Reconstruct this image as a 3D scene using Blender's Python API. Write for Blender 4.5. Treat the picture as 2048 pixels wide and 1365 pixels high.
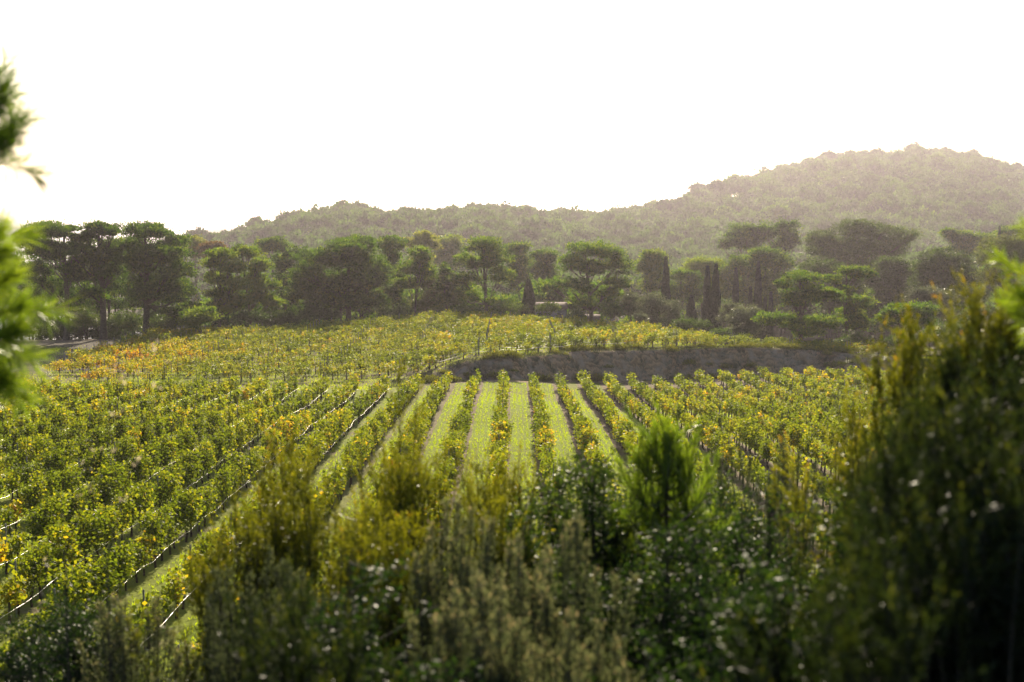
import bpy, math
import numpy as np
R = math.radians
rng = np.random.default_rng(7)
for o in list(bpy.data.objects): bpy.data.objects.remove(o)
SC = bpy.context.scene
COL = SC.collection

# ------------------------------------------------------------------ camera
F = 2844.0                       # focal length in photo pixels (50 mm on 36 mm)
PITCH = math.atan(252.5 / F)
cam_d = bpy.data.cameras.new('camera'); cam = bpy.data.objects.new('camera', cam_d); COL.objects.link(cam)
cam.location = (0, 0, 0); cam.rotation_euler = (R(90) - PITCH, 0, 0)
cam_d.lens = 50; cam_d.sensor_width = 36; cam_d.clip_end = 30000; cam_d.clip_start = 0.05
cam_d.dof.use_dof = True; cam_d.dof.focus_distance = 110; cam_d.dof.aperture_fstop = 3.5
SC.camera = cam

# ------------------------------------------------------------------ light
SUN_EL, SUN_AZ = 26.0, 4.0       # degrees; azimuth clockwise from +Y (the way the camera looks)
w = bpy.data.worlds.new('World'); SC.world = w; w.use_nodes = True
nt = w.node_tree; bg = nt.nodes['Background']
sky = nt.nodes.new('ShaderNodeTexSky'); sky.sky_type = 'NISHITA'; sky.sun_disc = False
sky.sun_elevation = R(SUN_EL); sky.sun_rotation = R(SUN_AZ); sky.altitude = 50
sky.air_density = 1.0; sky.dust_density = 2.5; sky.ozone_density = 1.0
nt.links.new(sky.outputs[0], bg.inputs[0]); bg.inputs[1].default_value = 0.065
sl = bpy.data.lights.new('sun', 'SUN'); sl.energy = 5.0; sl.angle = R(0.55); sl.color = (1.0, 0.86, 0.65)
so = bpy.data.objects.new('sun', sl); COL.objects.link(so)
so.rotation_euler = (-(R(90 - SUN_EL)), 0, -R(SUN_AZ))
so.location = (30, 300, 120)
SC.view_settings.view_transform = 'Standard'; SC.view_settings.look = 'None'
SC.view_settings.exposure = 1.08; SC.view_settings.gamma = 1.0; SC.view_settings.use_curve_mapping = False
SC.cycles.max_bounces = 6; SC.cycles.diffuse_bounces = 3; SC.cycles.transmission_bounces = 3
SC.cycles.volume_bounces = 0; SC.cycles.glossy_bounces = 2

# ------------------------------------------------------------------ helpers
def P(u, v, D):
    """world point seen at photo pixel u,v at forward distance D"""
    x = (u - 1024) / F; z = -(v - 682.5) / F
    y2 = math.cos(PITCH) + z * math.sin(PITCH); z2 = -math.sin(PITCH) + z * math.cos(PITCH)
    return np.array([x, y2, z2]) * (D / y2)

def ss(a, b, x):
    t = np.clip((x - a) / (b - a), 0, 1); return t * t * (3 - 2 * t)

def vnoise(x, y, s=1.0, seed=0):
    x = np.asarray(x, float) / s; y = np.asarray(y, float) / s
    xi = np.floor(x).astype(np.int64); yi = np.floor(y).astype(np.int64); fx = x - xi; fy = y - yi
    fx = fx * fx * (3 - 2 * fx); fy = fy * fy * (3 - 2 * fy)
    def h(a, b):
        n = (a * 374761393 + b * 668265263 + seed * 974634777) & 0xffffffff
        n = ((n ^ (n >> 13)) * 1274126177) & 0xffffffff
        return ((n ^ (n >> 16)) & 0xffff) / 65535.0
    return (h(xi, yi) * (1 - fx) + h(xi + 1, yi) * fx) * (1 - fy) + (h(xi, yi + 1) * (1 - fx) + h(xi + 1, yi + 1) * fx) * fy

def YEND(x): return np.interp(x, [-48, -25, -10, -5, 0, 4, 6, 11, 18, 25, 45, 70], [112, 110, 111, 116, 117, 123, 127, 131, 136, 141, 146, 150])
YC_X = [-60, -45, -37, -28, -7, 4.4, 15, 25, 36, 50]
def YC(x): return np.interp(x, YC_X, [165, 165, 160, 158, 165, 165, 158, 152, 152, 156])
def z_low(x, y):
    z = -10.45 - .03 * y
    z = z - 1.85 * (1 - np.exp(-np.maximum(x, 0) / 8)) * ss(60, 118, y)
    return z + (vnoise(x, y, 14, 3) - .5) * .5 * ss(30, 60, y)
def z_up(x, y):
    zt = np.interp(x, [-60, -45, -13, -9, -6.5, -3.5, -1, 3.4, 14, 22, 30, 38, 50, 70], [-14.7, -14.4, -14.0, -13.9, -13.3, -12.6, -12.45, -12.7, -13.3, -13.6, -14.05, -14.9, -16, -17])
    zc = np.interp(x, YC_X, [-14.9, -14.7, -14.2, -13.8, -12.65, -13.2, -13.6, -14.4, -15.2, -16.2])
    y0 = YEND(x) + 7; yc = YC(x)
    z = zt + (zc - zt) * ss(0, 1, (y - y0) / np.maximum(yc - y0, 3))
    d = np.maximum(y - yc, 0)
    z = z - d * .13 * ss(0, 18, d)
    return z
RU = [300, 380, 450, 560, 650, 800, 1000, 1150, 1250, 1350, 1450, 1550, 1700, 1850, 1950, 2048, 2250, 2600]
RV = [500, 480, 466, 444, 424, 421, 419, 436, 426, 404, 374, 343, 315, 309, 322, 350, 420, 520]
RD = [780, 780, 760, 740, 730, 730, 745, 800, 860, 940, 1020, 1100, 1200, 1240, 1250, 1260, 1280, 1280]
def terrain(x, y):
    x = np.asarray(x, float); y = np.asarray(y, float)
    near = np.interp(y, [-300, -30, 0, 5, 12, 24, 31], [20, .5, -2.6, -3.6, -6.4, -10.3, -11.38])
    zl = np.where(y < 31, near + (vnoise(x, y, 3, 5) - .5) * .3 * ss(31, 20, y), z_low(x, y))
    zu = z_up(x, y)
    ye = YEND(x)
    wob = (vnoise(x, y * 0, 2.3, 9) - .5) * 1.6 * ss(-9, -3, x)
    b = ss(0, 1, (y - (ye + 4.2 + wob)) / (2.4 + 1.2 * ss(0, -15, x) * 3))
    z = zl + (zu - zl) * b
    inb = ss(.02, .25, b) * ss(1, .8, b) * ss(-8, -3, x)
    z = z + inb * ((vnoise(x, y, 1.3, 21) - .5) * 1.0 + (vnoise(x, y, .5, 22) - .5) * .5)
    # beyond the crest: valley, ridge and hill
    u = 1024 + F * x / np.maximum(y, 60)
    yr = np.interp(u, RU, RD)
    zr = -(np.interp(u, RU, RV) - 430) / F * yr - 11.0
    zf = np.interp(u, [0, 300, 420, 600, 2048], [-60, -60, -34, -27, -26.])
    s1 = np.interp(u, [1000, 1800], [380, 700])
    k = ss(0, 1, (y - (yr - s1)) / s1)
    far = zf + (zr - zf) * k * ss(yr + 900, yr + 60, y)
    far = far + (vnoise(x, y, 45, 31) - .5) * 6 * ss(230, 300, y) * ss(1.02, .85, k)
    floor_ = -24 + 0 * x
    zn = np.maximum(z, np.minimum(floor_, z + 100 * (y < 150)))
    zn = np.where(y < 150, z, np.maximum(z, floor_))
    q = ss(215, 300, y)
    z = zn + (far - zn) * q
    lim = np.maximum(90, .25 * y)
    z = np.where(x < -lim, z - (np.abs(x) - lim) * .25 * ss(150, 260, y), z)
    return z

def T(x, y): return float(terrain(np.array([x]), np.array([y]))[0])

def mesh_np(name, V, Fq, mat, tint=None, smooth=False):
    V = np.ascontiguousarray(V, np.float32).reshape(-1, 3)
    Fq = np.ascontiguousarray(Fq, np.int32); k = Fq.shape[1]
    me = bpy.data.meshes.new(name)
    me.vertices.add(len(V)); me.vertices.foreach_set('co', V.ravel())
    me.loops.add(Fq.size); me.loops.foreach_set('vertex_index', Fq.ravel())
    me.polygons.add(len(Fq)); me.polygons.foreach_set('loop_start', np.arange(0, Fq.size, k, dtype=np.int32))
    me.polygons.foreach_set('loop_total', np.full(len(Fq), k, np.int32))
    if smooth: me.polygons.foreach_set('use_smooth', np.ones(len(Fq), bool))
    if tint is not None:
        a = me.attributes.new('tint', 'FLOAT', 'POINT'); a.data.foreach_set('value', np.ascontiguousarray(tint, np.float32))
    me.materials.append(mat); me.update(calc_edges=True)
    return me

def link(name, data, parent=None, loc=(0, 0, 0)):
    o = bpy.data.objects.new(name, data); COL.objects.link(o); o.location = loc
    if parent is not None: o.parent = parent
    return o
def tag(o, label=None, cat=None, group=None, kind=None):
    if label: o['label'] = label
    if cat: o['category'] = cat
    if group: o['group'] = group
    if kind: o['kind'] = kind
    return o

def unit(a): return a / np.maximum(np.linalg.norm(a, axis=-1, keepdims=True), 1e-9)
def rdir(n, r=rng): return unit(r.normal(size=(n, 3)))

class Cards:
    """a heap of rhombic leaves"""
    def __init__(s): s.V = []; s.t = []
    def add(s, C, A, L, W, tint, r=rng, flat=None):
        n = len(C)
        A = unit(A); B = np.cross(A, rdir(n, r) if flat is None else flat); B = unit(B)
        L = np.broadcast_to(L, (n,))[:, None]; W = np.broadcast_to(W, (n,))[:, None]
        Nn = np.cross(A, B)
        q = np.stack([C, C + A * L * .45 + B * W * .5, C + A * L, C + A * L * .45 - B * W * .5 + Nn * W * .15], 1)
        s.V.append(q.reshape(-1, 3)); s.t.append(np.repeat(np.broadcast_to(tint, (n,)), 4))
    def mesh(s, name, mat):
        V = np.concatenate(s.V); t = np.concatenate(s.t)
        return mesh_np(name, V, np.arange(len(V)).reshape(-1, 4), mat, t)
    def arr(s): return np.concatenate(s.V), np.concatenate(s.t)

class Tubes:
    def __init__(s): s.V = []; s.F = []; s.n = 0
    def add(s, pts, rad, k=6):
        pts = np.asarray(pts, float); m = len(pts); rad = np.broadcast_to(rad, (m,))
        tg = unit(np.gradient(pts, axis=0)); ref = np.array([1., .03, .02]) if abs(tg[0, 2]) > .6 else np.array([0, .02, 1.])
        a = unit(np.cross(tg, ref)); b = np.cross(tg, a)
        th = np.arange(k) * 2 * math.pi / k
        ring = pts[:, None] + rad[:, None, None] * (np.cos(th)[None, :, None] * a[:, None] + np.sin(th)[None, :, None] * b[:, None])
        s.V.append(ring.reshape(-1, 3))
        i = np.arange(m - 1)[:, None] * k; j = np.arange(k)[None]
        j2 = (j + 1) % k
        s.F.append(np.stack([i + j, i + j2, i + k + j2, i + k + j], -1).reshape(-1, 4) + s.n)
        s.n += m * k
    def mesh(s, name, mat): return mesh_np(name, np.concatenate(s.V), np.concatenate(s.F), mat, smooth=True)

def curve_pts(a, b, n=6, bow=(0, 0, 0), jit=0.0, r=rng):
    t = np.linspace(0, 1, n)[:, None]; a = np.asarray(a, float); b = np.asarray(b, float)
    p = a + (b - a) * t + np.asarray(bow, float) * (4 * t * (1 - t))
    if jit: p[1:-1] += r.normal(size=(n - 2, 3)) * jit
    return p

# ------------------------------------------------------------------ materials
def newmat(name):
    m = bpy.data.materials.new(name); m.use_nodes = True; n = m.node_tree; n.nodes.clear()
    return m, n, n.nodes.new('ShaderNodeOutputMaterial')
def leaf_mat(name, stops, transl=.45, tmul=(1.5, 1.5, .6), rough=.5, spec=.3):
    m, n, out = newmat(name); N = n.nodes.new; L = n.links.new
    at = N('ShaderNodeAttribute'); at.attribute_name = 'tint'
    cr = N('ShaderNodeValToRGB'); e = cr.color_ramp.elements
    while len(e) < len(stops): e.new(.5)
    for i, (p, c) in enumerate(stops): e[i].position = p; e[i].color = (*c, 1)
    L(at.outputs['Fac'], cr.inputs[0])
    pr = N('ShaderNodeBsdfPrincipled'); pr.inputs['Roughness'].default_value = rough
    pr.inputs['Specular IOR Level'].default_value = spec
    L(cr.outputs[0], pr.inputs['Base Color'])
    mx = N('ShaderNodeMix'); mx.data_type = 'RGBA'; mx.blend_type = 'MULTIPLY'; mx.inputs[0].default_value = 1
    L(cr.outputs[0], mx.inputs[6]); mx.inputs[7].default_value = (*tmul, 1)
    tr = N('ShaderNodeBsdfTranslucent'); L(mx.outputs[2], tr.inputs[0])
    ms = N('ShaderNodeMixShader'); ms.inputs[0].default_value = transl
    L(pr.outputs[0], ms.inputs[1]); L(tr.outputs[0], ms.inputs[2]); L(ms.outputs[0], out.inputs[0])
    return m
def noise_mat(name, c1, c2, scale=8, rough=.85, detail=4, spec=.2, metal=0):
    m, n, out = newmat(name); N = n.nodes.new; L = n.links.new
    tc = N('ShaderNodeTexCoord'); no = N('ShaderNodeTexNoise'); no.inputs['Scale'].default_value = scale; no.inputs['Detail'].default_value = detail
    L(tc.outputs['Object'], no.inputs[0])
    cr = N('ShaderNodeValToRGB'); cr.color_ramp.elements[0].position = .35; cr.color_ramp.elements[1].position = .65
    cr.color_ramp.elements[0].color = (*c1, 1); cr.color_ramp.elements[1].color = (*c2, 1)
    L(no.outputs[0], cr.inputs[0])
    pr = N('ShaderNodeBsdfPrincipled'); pr.inputs['Roughness'].default_value = rough; pr.inputs['Specular IOR Level'].default_value = spec; pr.inputs['Metallic'].default_value = metal
    L(cr.outputs[0], pr.inputs['Base Color']); L(pr.outputs[0], out.inputs[0])
    return m

M_pine = leaf_mat('pine_needles', [(0, (.015, .035, .012)), (.5, (.06, .118, .018)), (1, (.16, .20, .035))], .45, (1.9, 1.9, .5), .6, .12)
M_oak = leaf_mat('oak_leaves', [(0, (.03, .055, .018)), (.5, (.07, .115, .028)), (1, (.12, .14, .045))], .4)
M_olive = leaf_mat('olive_leaves', [(0, (.06, .075, .045)), (.5, (.11, .125, .075)), (1, (.2, .21, .14))], .3, (1.2, 1.3, .7), .45, .4)
M_yellow = leaf_mat('autumn_leaves', [(0, (.12, .14, .03)), (.5, (.24, .24, .05)), (1, (.38, .36, .07))], .45, (1.2, 1.3, .5))
M_orange = leaf_mat('orange_leaves', [(0, (.12, .08, .03)), (.5, (.2, .13, .04)), (1, (.32, .2, .05))], .4, (1.2, 1.1, .6))
M_cyp = leaf_mat('cypress_scales', [(0, (.016, .034, .018)), (1, (.05, .075, .03))], .15)
M_vine = leaf_mat('vine_leaves', [(0, (.03, .055, .01)), (.3, (.11, .165, .014)), (.55, (.24, .27, .018)), (.72, (.46, .33, .03)), (.86, (.38, .14, .025)), (1, (.22, .05, .02))], .55, (1.75, 1.5, .5), .55, .12)
M_bark = noise_mat('bark', (.05, .044, .032), (.11, .095, .07), 6)
M_vinewood = noise_mat('vine_wood', (.04, .03, .022), (.09, .07, .05), 10)
M_post = noise_mat('weathered_stake', (.12, .12, .12), (.25, .24, .22), 12)
M_hose = noise_mat('glint_pale_plastic', (.62, .6, .56), (.75, .72, .68), 3, .36, 2, .9, .4)  # dark glossy hose; its sun glint is put into the pale colour
M_grassb = leaf_mat('grass_blades', [(0, (.07, .13, .01)), (.5, (.19, .28, .015)), (1, (.3, .34, .03))], .55, (2.1, 1.9, .35), .5, .3)
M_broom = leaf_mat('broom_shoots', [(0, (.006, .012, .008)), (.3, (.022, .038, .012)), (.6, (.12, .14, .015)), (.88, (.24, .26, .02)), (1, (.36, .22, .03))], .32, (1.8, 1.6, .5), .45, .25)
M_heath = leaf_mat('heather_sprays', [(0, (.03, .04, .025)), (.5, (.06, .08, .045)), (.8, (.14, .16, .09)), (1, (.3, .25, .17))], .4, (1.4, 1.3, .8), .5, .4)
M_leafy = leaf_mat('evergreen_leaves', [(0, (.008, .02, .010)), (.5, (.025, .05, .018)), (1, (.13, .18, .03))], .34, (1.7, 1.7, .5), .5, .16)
M_nneedle = leaf_mat('near_needles', [(0, (.02, .045, .02)), (.5, (.09, .15, .02)), (1, (.24, .31, .04))], .52, (1.7, 1.7, .5), .35, .5)
M_dry = leaf_mat('dry_husks', [(0, (.3, .25, .16)), (1, (.62, .55, .42))], .5, (1.1, 1.05, .9), .4, .5)
M_twig = noise_mat('twig_bark', (.03, .03, .028), (.075, .065, .055), 20)

# ------------------------------------------------------------------ ground
ROWX0, ROWS = -.6, 2.3
def ground_mat():
    m, n, out = newmat('ground_cover'); N = n.nodes.new; L = n.links.new
    geo = N('ShaderNodeNewGeometry'); sep = N('ShaderNodeSeparateXYZ'); L(geo.outputs['Position'], sep.inputs[0])
    def math_(op, a, b=None, c=None):
        q = N('ShaderNodeMath'); q.operation = op
        for i, v in enumerate((a, b, c)):
            if v is None: continue
            if hasattr(v, 'is_linked') or hasattr(v, 'links'): L(v, q.inputs[i])
            else: q.inputs[i].default_value = v
        return q.outputs[0]
    def mix(f, a, b):
        q = N('ShaderNodeMix'); q.data_type = 'RGBA'
        L(f, q.inputs[0])
        for i, v in ((6, a), (7, b)):
            if isinstance(v, tuple): q.inputs[i].default_value = (*v, 1)
            else: L(v, q.inputs[i])
        return q.outputs[2]
    def att(nm): a = N('ShaderNodeAttribute'); a.attribute_name = nm; return a.outputs['Fac']
    def noise(s, d=5, r=.6):
        q = N('ShaderNodeTexNoise'); q.inputs['Scale'].default_value = s; q.inputs['Detail'].default_value = d; q.inputs['Roughness'].default_value = r
        L(geo.outputs['Position'], q.inputs[0]); return q.outputs[0]
    def ramp(f, a, b):
        q = N('ShaderNodeMapRange'); L(f, q.inputs[0]); q.inputs[1].default_value = a; q.inputs[2].default_value = b; return q.outputs[0]
    big = noise(.12); mid = noise(.9); fine = noise(9)
    soil = mix(ramp(mid, .3, .7), (.09, .068, .045), (.17, .13, .085))
    soil = mix(ramp(fine, .35, .7), soil, (.21, .17, .115))
    grass = mix(ramp(fine, .3, .7), (.10, .14, .012), (.22, .28, .02))
    grass = mix(ramp(big, .35, .7), grass, (.16, .17, .04))
    # distance from the nearest vine row of the lower field
    fr = math_('FRACT', math_('ADD', math_('MULTIPLY', math_('SUBTRACT', sep.outputs[0], ROWX0), 1 / ROWS), .5 + 40))
    d = math_('ABSOLUTE', math_('SUBTRACT', fr, .5))               # 0 on the row
    dn = math_('ADD', d, math_('MULTIPLY', math_('SUBTRACT', mid, .5), .12))
    strip = ramp(dn, .18, .24)                                     # 1 in the grassed middle
    strip = math_('MULTIPLY', strip, ramp(mid, .15, .3))
    leftg = math_('MULTIPLY', ramp(sep.outputs[0], -4, -9), ramp(noise(.35, 4), .32, .45))
    rows_ = mix(math_('MAXIMUM', strip, leftg), soil, grass)
    patchy = mix(ramp(big, .42, .58), soil, grass)
    base = mix(att('rows'), patchy, rows_)
    dirt = mix(ramp(mid, .3, .7), (.08, .075, .06), (.16, .14, .11))  # dirt colour, darkened to carry the tree shade over the lot
    base = mix(att('track'), base, dirt)
    wv = N('ShaderNodeTexWave'); wv.wave_type = 'BANDS'; wv.bands_direction = 'Z'; wv.inputs['Scale'].default_value = .5; wv.inputs['Distortion'].default_value = 14; wv.inputs['Detail'].default_value = 4; wv.inputs['Detail Scale'].default_value = 1.6
    L(geo.outputs['Position'], wv.inputs[0])
    earth = mix(ramp(wv.outputs['Fac'], .1, 1.3), (.22, .15, .09), (.46, .32, .2))
    earth = mix(ramp(noise(.8, 8, .75), .48, .6), earth, (.07, .075, .045))
    earth = mix(ramp(mid, .45, .65), earth, (.3, .25, .2))
    base = mix(att('bank'), base, earth)
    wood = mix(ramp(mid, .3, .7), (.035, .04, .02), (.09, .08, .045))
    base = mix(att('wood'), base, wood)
    pr = N('ShaderNodeBsdfPrincipled'); pr.inputs['Roughness'].default_value = .95; pr.inputs['Specular IOR Level'].default_value = .05
    L(base, pr.inputs['Base Color'])
    bp = N('ShaderNodeBump'); bp.inputs['Strength'].default_value = .6; bp.inputs['Distance'].default_value = .15
    L(noise(3.5, 8, .7), bp.inputs['Height']); L(bp.outputs[0], pr.inputs['Normal'])
    L(pr.outputs[0], out.inputs[0]); return m
def grow(a, b, s0, k):
    r_ = [a]; s = s0
    while r_[-1] < b: r_.append(r_[-1] + s); s *= k
    return np.array(r_)
xs = np.arange(-48, 50, .35); xr = grow(50, 1300, .5, 1.045); xs = np.concatenate([-(xr[::-1]) + 2, xs[1:], xr])
ys = np.concatenate([-grow(2, 300, 2, 1.2)[::-1], np.arange(0, 108, 1.0), np.arange(108, 156, .28), grow(156, 3400, .6, 1.016)])
GX, GY = np.meshgrid(xs, ys); GZ = terrain(GX, GY)
V = np.stack([GX, GY, GZ], -1).reshape(-1, 3)
nx = len(xs); i, j = np.meshgrid(np.arange(len(ys) - 1), np.arange(nx - 1), indexing='ij')
a = (i * nx + j).ravel(); Fq = np.stack([a, a + 1, a + nx + 1, a + nx], 1)
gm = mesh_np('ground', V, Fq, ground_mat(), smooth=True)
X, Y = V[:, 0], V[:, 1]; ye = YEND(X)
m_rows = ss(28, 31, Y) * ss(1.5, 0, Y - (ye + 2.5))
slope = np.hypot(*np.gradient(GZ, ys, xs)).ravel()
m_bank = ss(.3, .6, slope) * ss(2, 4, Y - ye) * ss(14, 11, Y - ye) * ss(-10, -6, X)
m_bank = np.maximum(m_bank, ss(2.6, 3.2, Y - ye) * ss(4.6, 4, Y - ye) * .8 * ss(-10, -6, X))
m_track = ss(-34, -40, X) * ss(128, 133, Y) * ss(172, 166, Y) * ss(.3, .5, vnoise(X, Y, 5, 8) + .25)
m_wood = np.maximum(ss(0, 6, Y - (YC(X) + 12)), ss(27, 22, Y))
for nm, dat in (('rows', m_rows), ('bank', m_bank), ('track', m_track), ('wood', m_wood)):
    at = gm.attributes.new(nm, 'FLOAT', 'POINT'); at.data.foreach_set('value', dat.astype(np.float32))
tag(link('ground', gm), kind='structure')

# sea
def sea():
    m, n, out = newmat('sea_water'); N = n.nodes.new; L = n.links.new
    pr = N('ShaderNodeBsdfPrincipled'); pr.inputs['Base Color'].default_value = (.03, .07, .1, 1); pr.inputs['Roughness'].default_value = .25
    geo = N('ShaderNodeNewGeometry'); no = N('ShaderNodeTexNoise'); no.inputs['Scale'].default_value = .35; no.inputs['Detail'].default_value = 6
    L(geo.outputs['Position'], no.inputs[0]); bp = N('ShaderNodeBump'); bp.inputs['Distance'].default_value = .5; bp.inputs['Strength'].default_value = .7
    L(no.outputs[0], bp.inputs['Height']); L(bp.outputs[0], pr.inputs['Normal']); L(pr.outputs[0], out.inputs[0])
    q = grow(0, 9000, 40, 1.25); q = np.concatenate([-q[::-1], q[1:]]); gx, gy = np.meshgrid(q, q)
    V = np.stack([gx, gy, gx * 0 - 46], -1).reshape(-1, 3); k = len(q)
    i, j = np.meshgrid(np.arange(k - 1), np.arange(k - 1), indexing='ij'); a = (i * k + j).ravel()
    tag(link('sea', mesh_np('sea', V, np.stack([a, a + 1, a + k + 1, a + k], 1), m)), kind='structure')
sea()

# haze
def haze():
    m, n, out = newmat('haze_air'); N = n.nodes.new
    v = N('ShaderNodeVolumePrincipled'); v.inputs['Color'].default_value = (.97, .89, 1, 1); v.inputs['Density'].default_value = .000138; v.inputs['Anisotropy'].default_value = .74
    n.links.new(v.outputs[0], out.inputs['Volume'])
    x, y0, z0, z1 = 9800, -9800, -75, 90
    V = [(-x, y0, z0), (x, y0, z0), (x, x, z0), (-x, x, z0), (-x, y0, z1), (x, y0, z1), (x, x, z1), (-x, x, z1)]
    Fh = [(0, 3, 2, 1), (4, 5, 6, 7), (0, 1, 5, 4), (1, 2, 6, 5), (2, 3, 7, 6), (3, 0, 4, 7)]
    tag(link('haze', mesh_np('haze', np.array(V, float), np.array(Fh), m)), 'pale warm haze hanging over the far wooded hills', kind='stuff')
haze()

# ------------------------------------------------------------------ trees
def crown(lobes, D=180, dens=1.0, rc0=.55, Lf=.34, Wf=.15, r=rng, droop=0.0, tint0=.5, up=.5, inner=.25, fl=.45, tn=.07):
    """lobes: list of (centre, radii) relative to the tree base"""
    C = Cards(); s = max(D / 180, .75)
    for c, rad in lobes:
        c = np.array(c); rad = np.array(rad, float)
        area = 4 * math.pi * ((rad[0] * rad[1]) ** 1.6 / 3 + (rad[0] * rad[2]) ** 1.6 / 3 + (rad[1] * rad[2]) ** 1.6 / 3) ** (1 / 1.6)
        rc = min(rc0 * s, rad.min() * .6)
        nc = max(5, int(area / (rc * rc * 2.6) * dens))
        d = rdir(nc, r); d[:, 2] = np.where(d[:, 2] < -.35, -d[:, 2] * .6, d[:, 2]); d = unit(d)
        f = r.uniform(.6, 1.16, nc); inn = r.random(nc) < inner; f[inn] *= .6
        pc = c + d * rad * f[:, None]
        nk = max(8, int(26 * (rc / (rc0 * s)) ** 2))
        ct = np.clip(tint0 + r.normal(0, .2, nc), 0, 1)
        idx = np.repeat(np.arange(nc), nk); n = len(idx)
        off = r.normal(size=(n, 3)) * rc * np.array([.55, .55, .34]) * r.uniform(.7, 1.3, nc)[idx][:, None]
        p = pc[idx] + off
        A = d[idx] * .5 + rdir(n, r) * .8 + np.array([0, 0, up])
        C.add(p, A, Lf * s * r.uniform(.7, 1.3, n), Wf * s * r.uniform(.7, 1.3, n), np.clip(ct[idx] + r.normal(0, tn, n), 0, 1), r, flat=unit(d[idx] * .6 + off / rc * .5) + rdir(n, r) * fl)
    return C

def limbs(Tb, base, top_z, lobes, r0, lean=(0, 0), r=rng, start=.35):
    base = np.array(base, float); tz = top_z
    n = 8; t = np.linspace(0, 1, n)
    tr = np.stack([base[0] + lean[0] * t + np.sin(t * 5 + base[0]) * .12, base[1] + lean[1] * t, base[2] - .6 + (tz + .6) * t], 1)
    Tb.add(tr, r0 * (1 - .72 * t) * (1 + .35 * np.exp(-t * 14)), 8)
    for c, rad in lobes:
        c = np.array(c); s = np.clip((c[2] / max(tz, .1)) - .22 - .1 * r.random(), start, .93)
        k = s * (n - 1); i0 = int(k); a = tr[i0] + (tr[min(i0 + 1, n - 1)] - tr[i0]) * (k - i0)
        m = curve_pts(a, c, 6, (0, 0, -.12 * np.linalg.norm(c - a) * .5), .08, r)
        Tb.add(m, np.linspace(r0 * .38 * (1 - s * .5), .03, 6), 5)
        for q in range(3):
            e = c + rdir(1, r)[0] * np.array(rad) * .7; e[2] = max(e[2], c[2] - rad[2] * .3)
            Tb.add(curve_pts(m[3], e, 4, (0, 0, 0), .04, r), np.linspace(r0 * .15, .02, 4), 4)

def put_tree(name, label, cat, loc, tb, cr, mat, group=None, rot=0):
    e = link(name, None, loc=loc); e.rotation_euler.z = rot; tag(e, label, cat, group)
    link('trunk', tb.mesh('trunk', M_bark), e); link('crown', cr.mesh('crown', mat), e)
    return e

def hero(label, D, base, lobes, tr=.28, top=None, mat=None, name='pine_tree', cat='pine tree', seed=0, tint=.5, up=.5, dens=1.25, lean=None, Lf=.34, Wf=.15, flat=1.0, fill=True, group=None):
    """base = (u, v) of the trunk foot; lobes = (u, v, half width px, half height px)"""
    r = np.random.default_rng(1000 + seed)
    bx = P(base[0], base[1], D)[0]; bz = T(bx, D)
    L = []
    W = (max(l[0] + l[2] for l in lobes) - min(l[0] - l[2] for l in lobes)) * D / F / 2
    for k, (u, v, a, b) in enumerate(lobes):
        p = P(u, v, D); a = a * D / F; b = b * D / F
        dy = r.uniform(-.45, .45) * max(W - a, 0) * 1.2
        c = (p[0] - bx, dy, p[2] - bz); L.append((c, (a, min(a, W) * .95 * flat, b)))
        if fill:                                      # boughs carried as flat pads of foliage, some in front, some behind
            L.pop(); dep = min(max(W - a, 0), a * 1.4) + .6
            L.append((c, (a * 1.0, a * .8, b * 1.02)))
            for q in range(6):
                ox = r.uniform(-.78, .78); oz = r.uniform(-.75, .72) * math.sqrt(1 - ox * ox); f = r.uniform(.38, .6)
                L.append(((c[0] + ox * a * .8, dy + r.uniform(-1, 1) * dep, c[2] + oz * b), (a * f, a * f, b * f * .85)))
    topz = top if top else max(l[0][2] for l in L) - .3
    if lean is None:
        tl = max(L, key=lambda l: l[0][2]); lean = (tl[0][0] * .6, tl[0][1] * .3)
    tb = Tubes(); limbs(tb, (0, 0, 0), topz, L[::4] if fill else L, tr, lean, r)
    cr = crown(L, D, dens, Lf=Lf, Wf=Wf, r=r, tint0=tint, up=up)
    return put_tree(name, label, cat, (bx, D, bz), tb, cr, mat or M_pine, group)

H = hero
H('tall dark pine behind the near pine branch, leftmost of the tree line', 168, (133, 690), [(100, 464, 48, 17), (66, 480, 34, 22), (97, 505, 42, 20), (146, 541, 23, 13), (150, 500, 26, 16), (100, 572, 28, 14), (70, 545, 34, 20), (60, 600, 24, 16)], .38, seed=1, tint=.4)
H('tall dark pine with a straight bare trunk beside the dirt lot', 170, (207, 690), [(205, 462, 40, 14), (172, 478, 22, 14), (165, 500, 22, 14), (190, 520, 48, 22), (215, 545, 40, 20), (170, 560, 28, 16), (225, 500, 30, 22), (185, 590, 30, 14)], .42, seed=2, tint=.4)
H('broadest dark pine of the left group with boughs down to the vines', 166, (291, 680), [(290, 464, 50, 16), (345, 484, 28, 16), (255, 492, 30, 16), (322, 515, 62, 22), (272, 530, 44, 24), (358, 545, 34, 22), (322, 575, 60, 20), (362, 592, 36, 14), (285, 592, 40, 16), (380, 625, 44, 14)], .46, seed=3, tint=.42)
H('low bright pine bough bush at the foot of the broad dark pine', 158, (398, 668), [(398, 634, 34, 15), (380, 648, 24, 12)], .12, seed=4, tint=.75)
H('feathery slanting pine with sunlit boughs on its right side', 176, (434, 655), [(446, 515, 24, 16), (425, 530, 22, 14), (466, 540, 26, 14), (432, 560, 24, 16), (475, 570, 30, 13), (440, 590, 30, 14), (480, 603, 32, 10), (445, 618, 32, 12)], .24, seed=5, tint=.72, up=.8, lean=(.8, 0))
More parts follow.
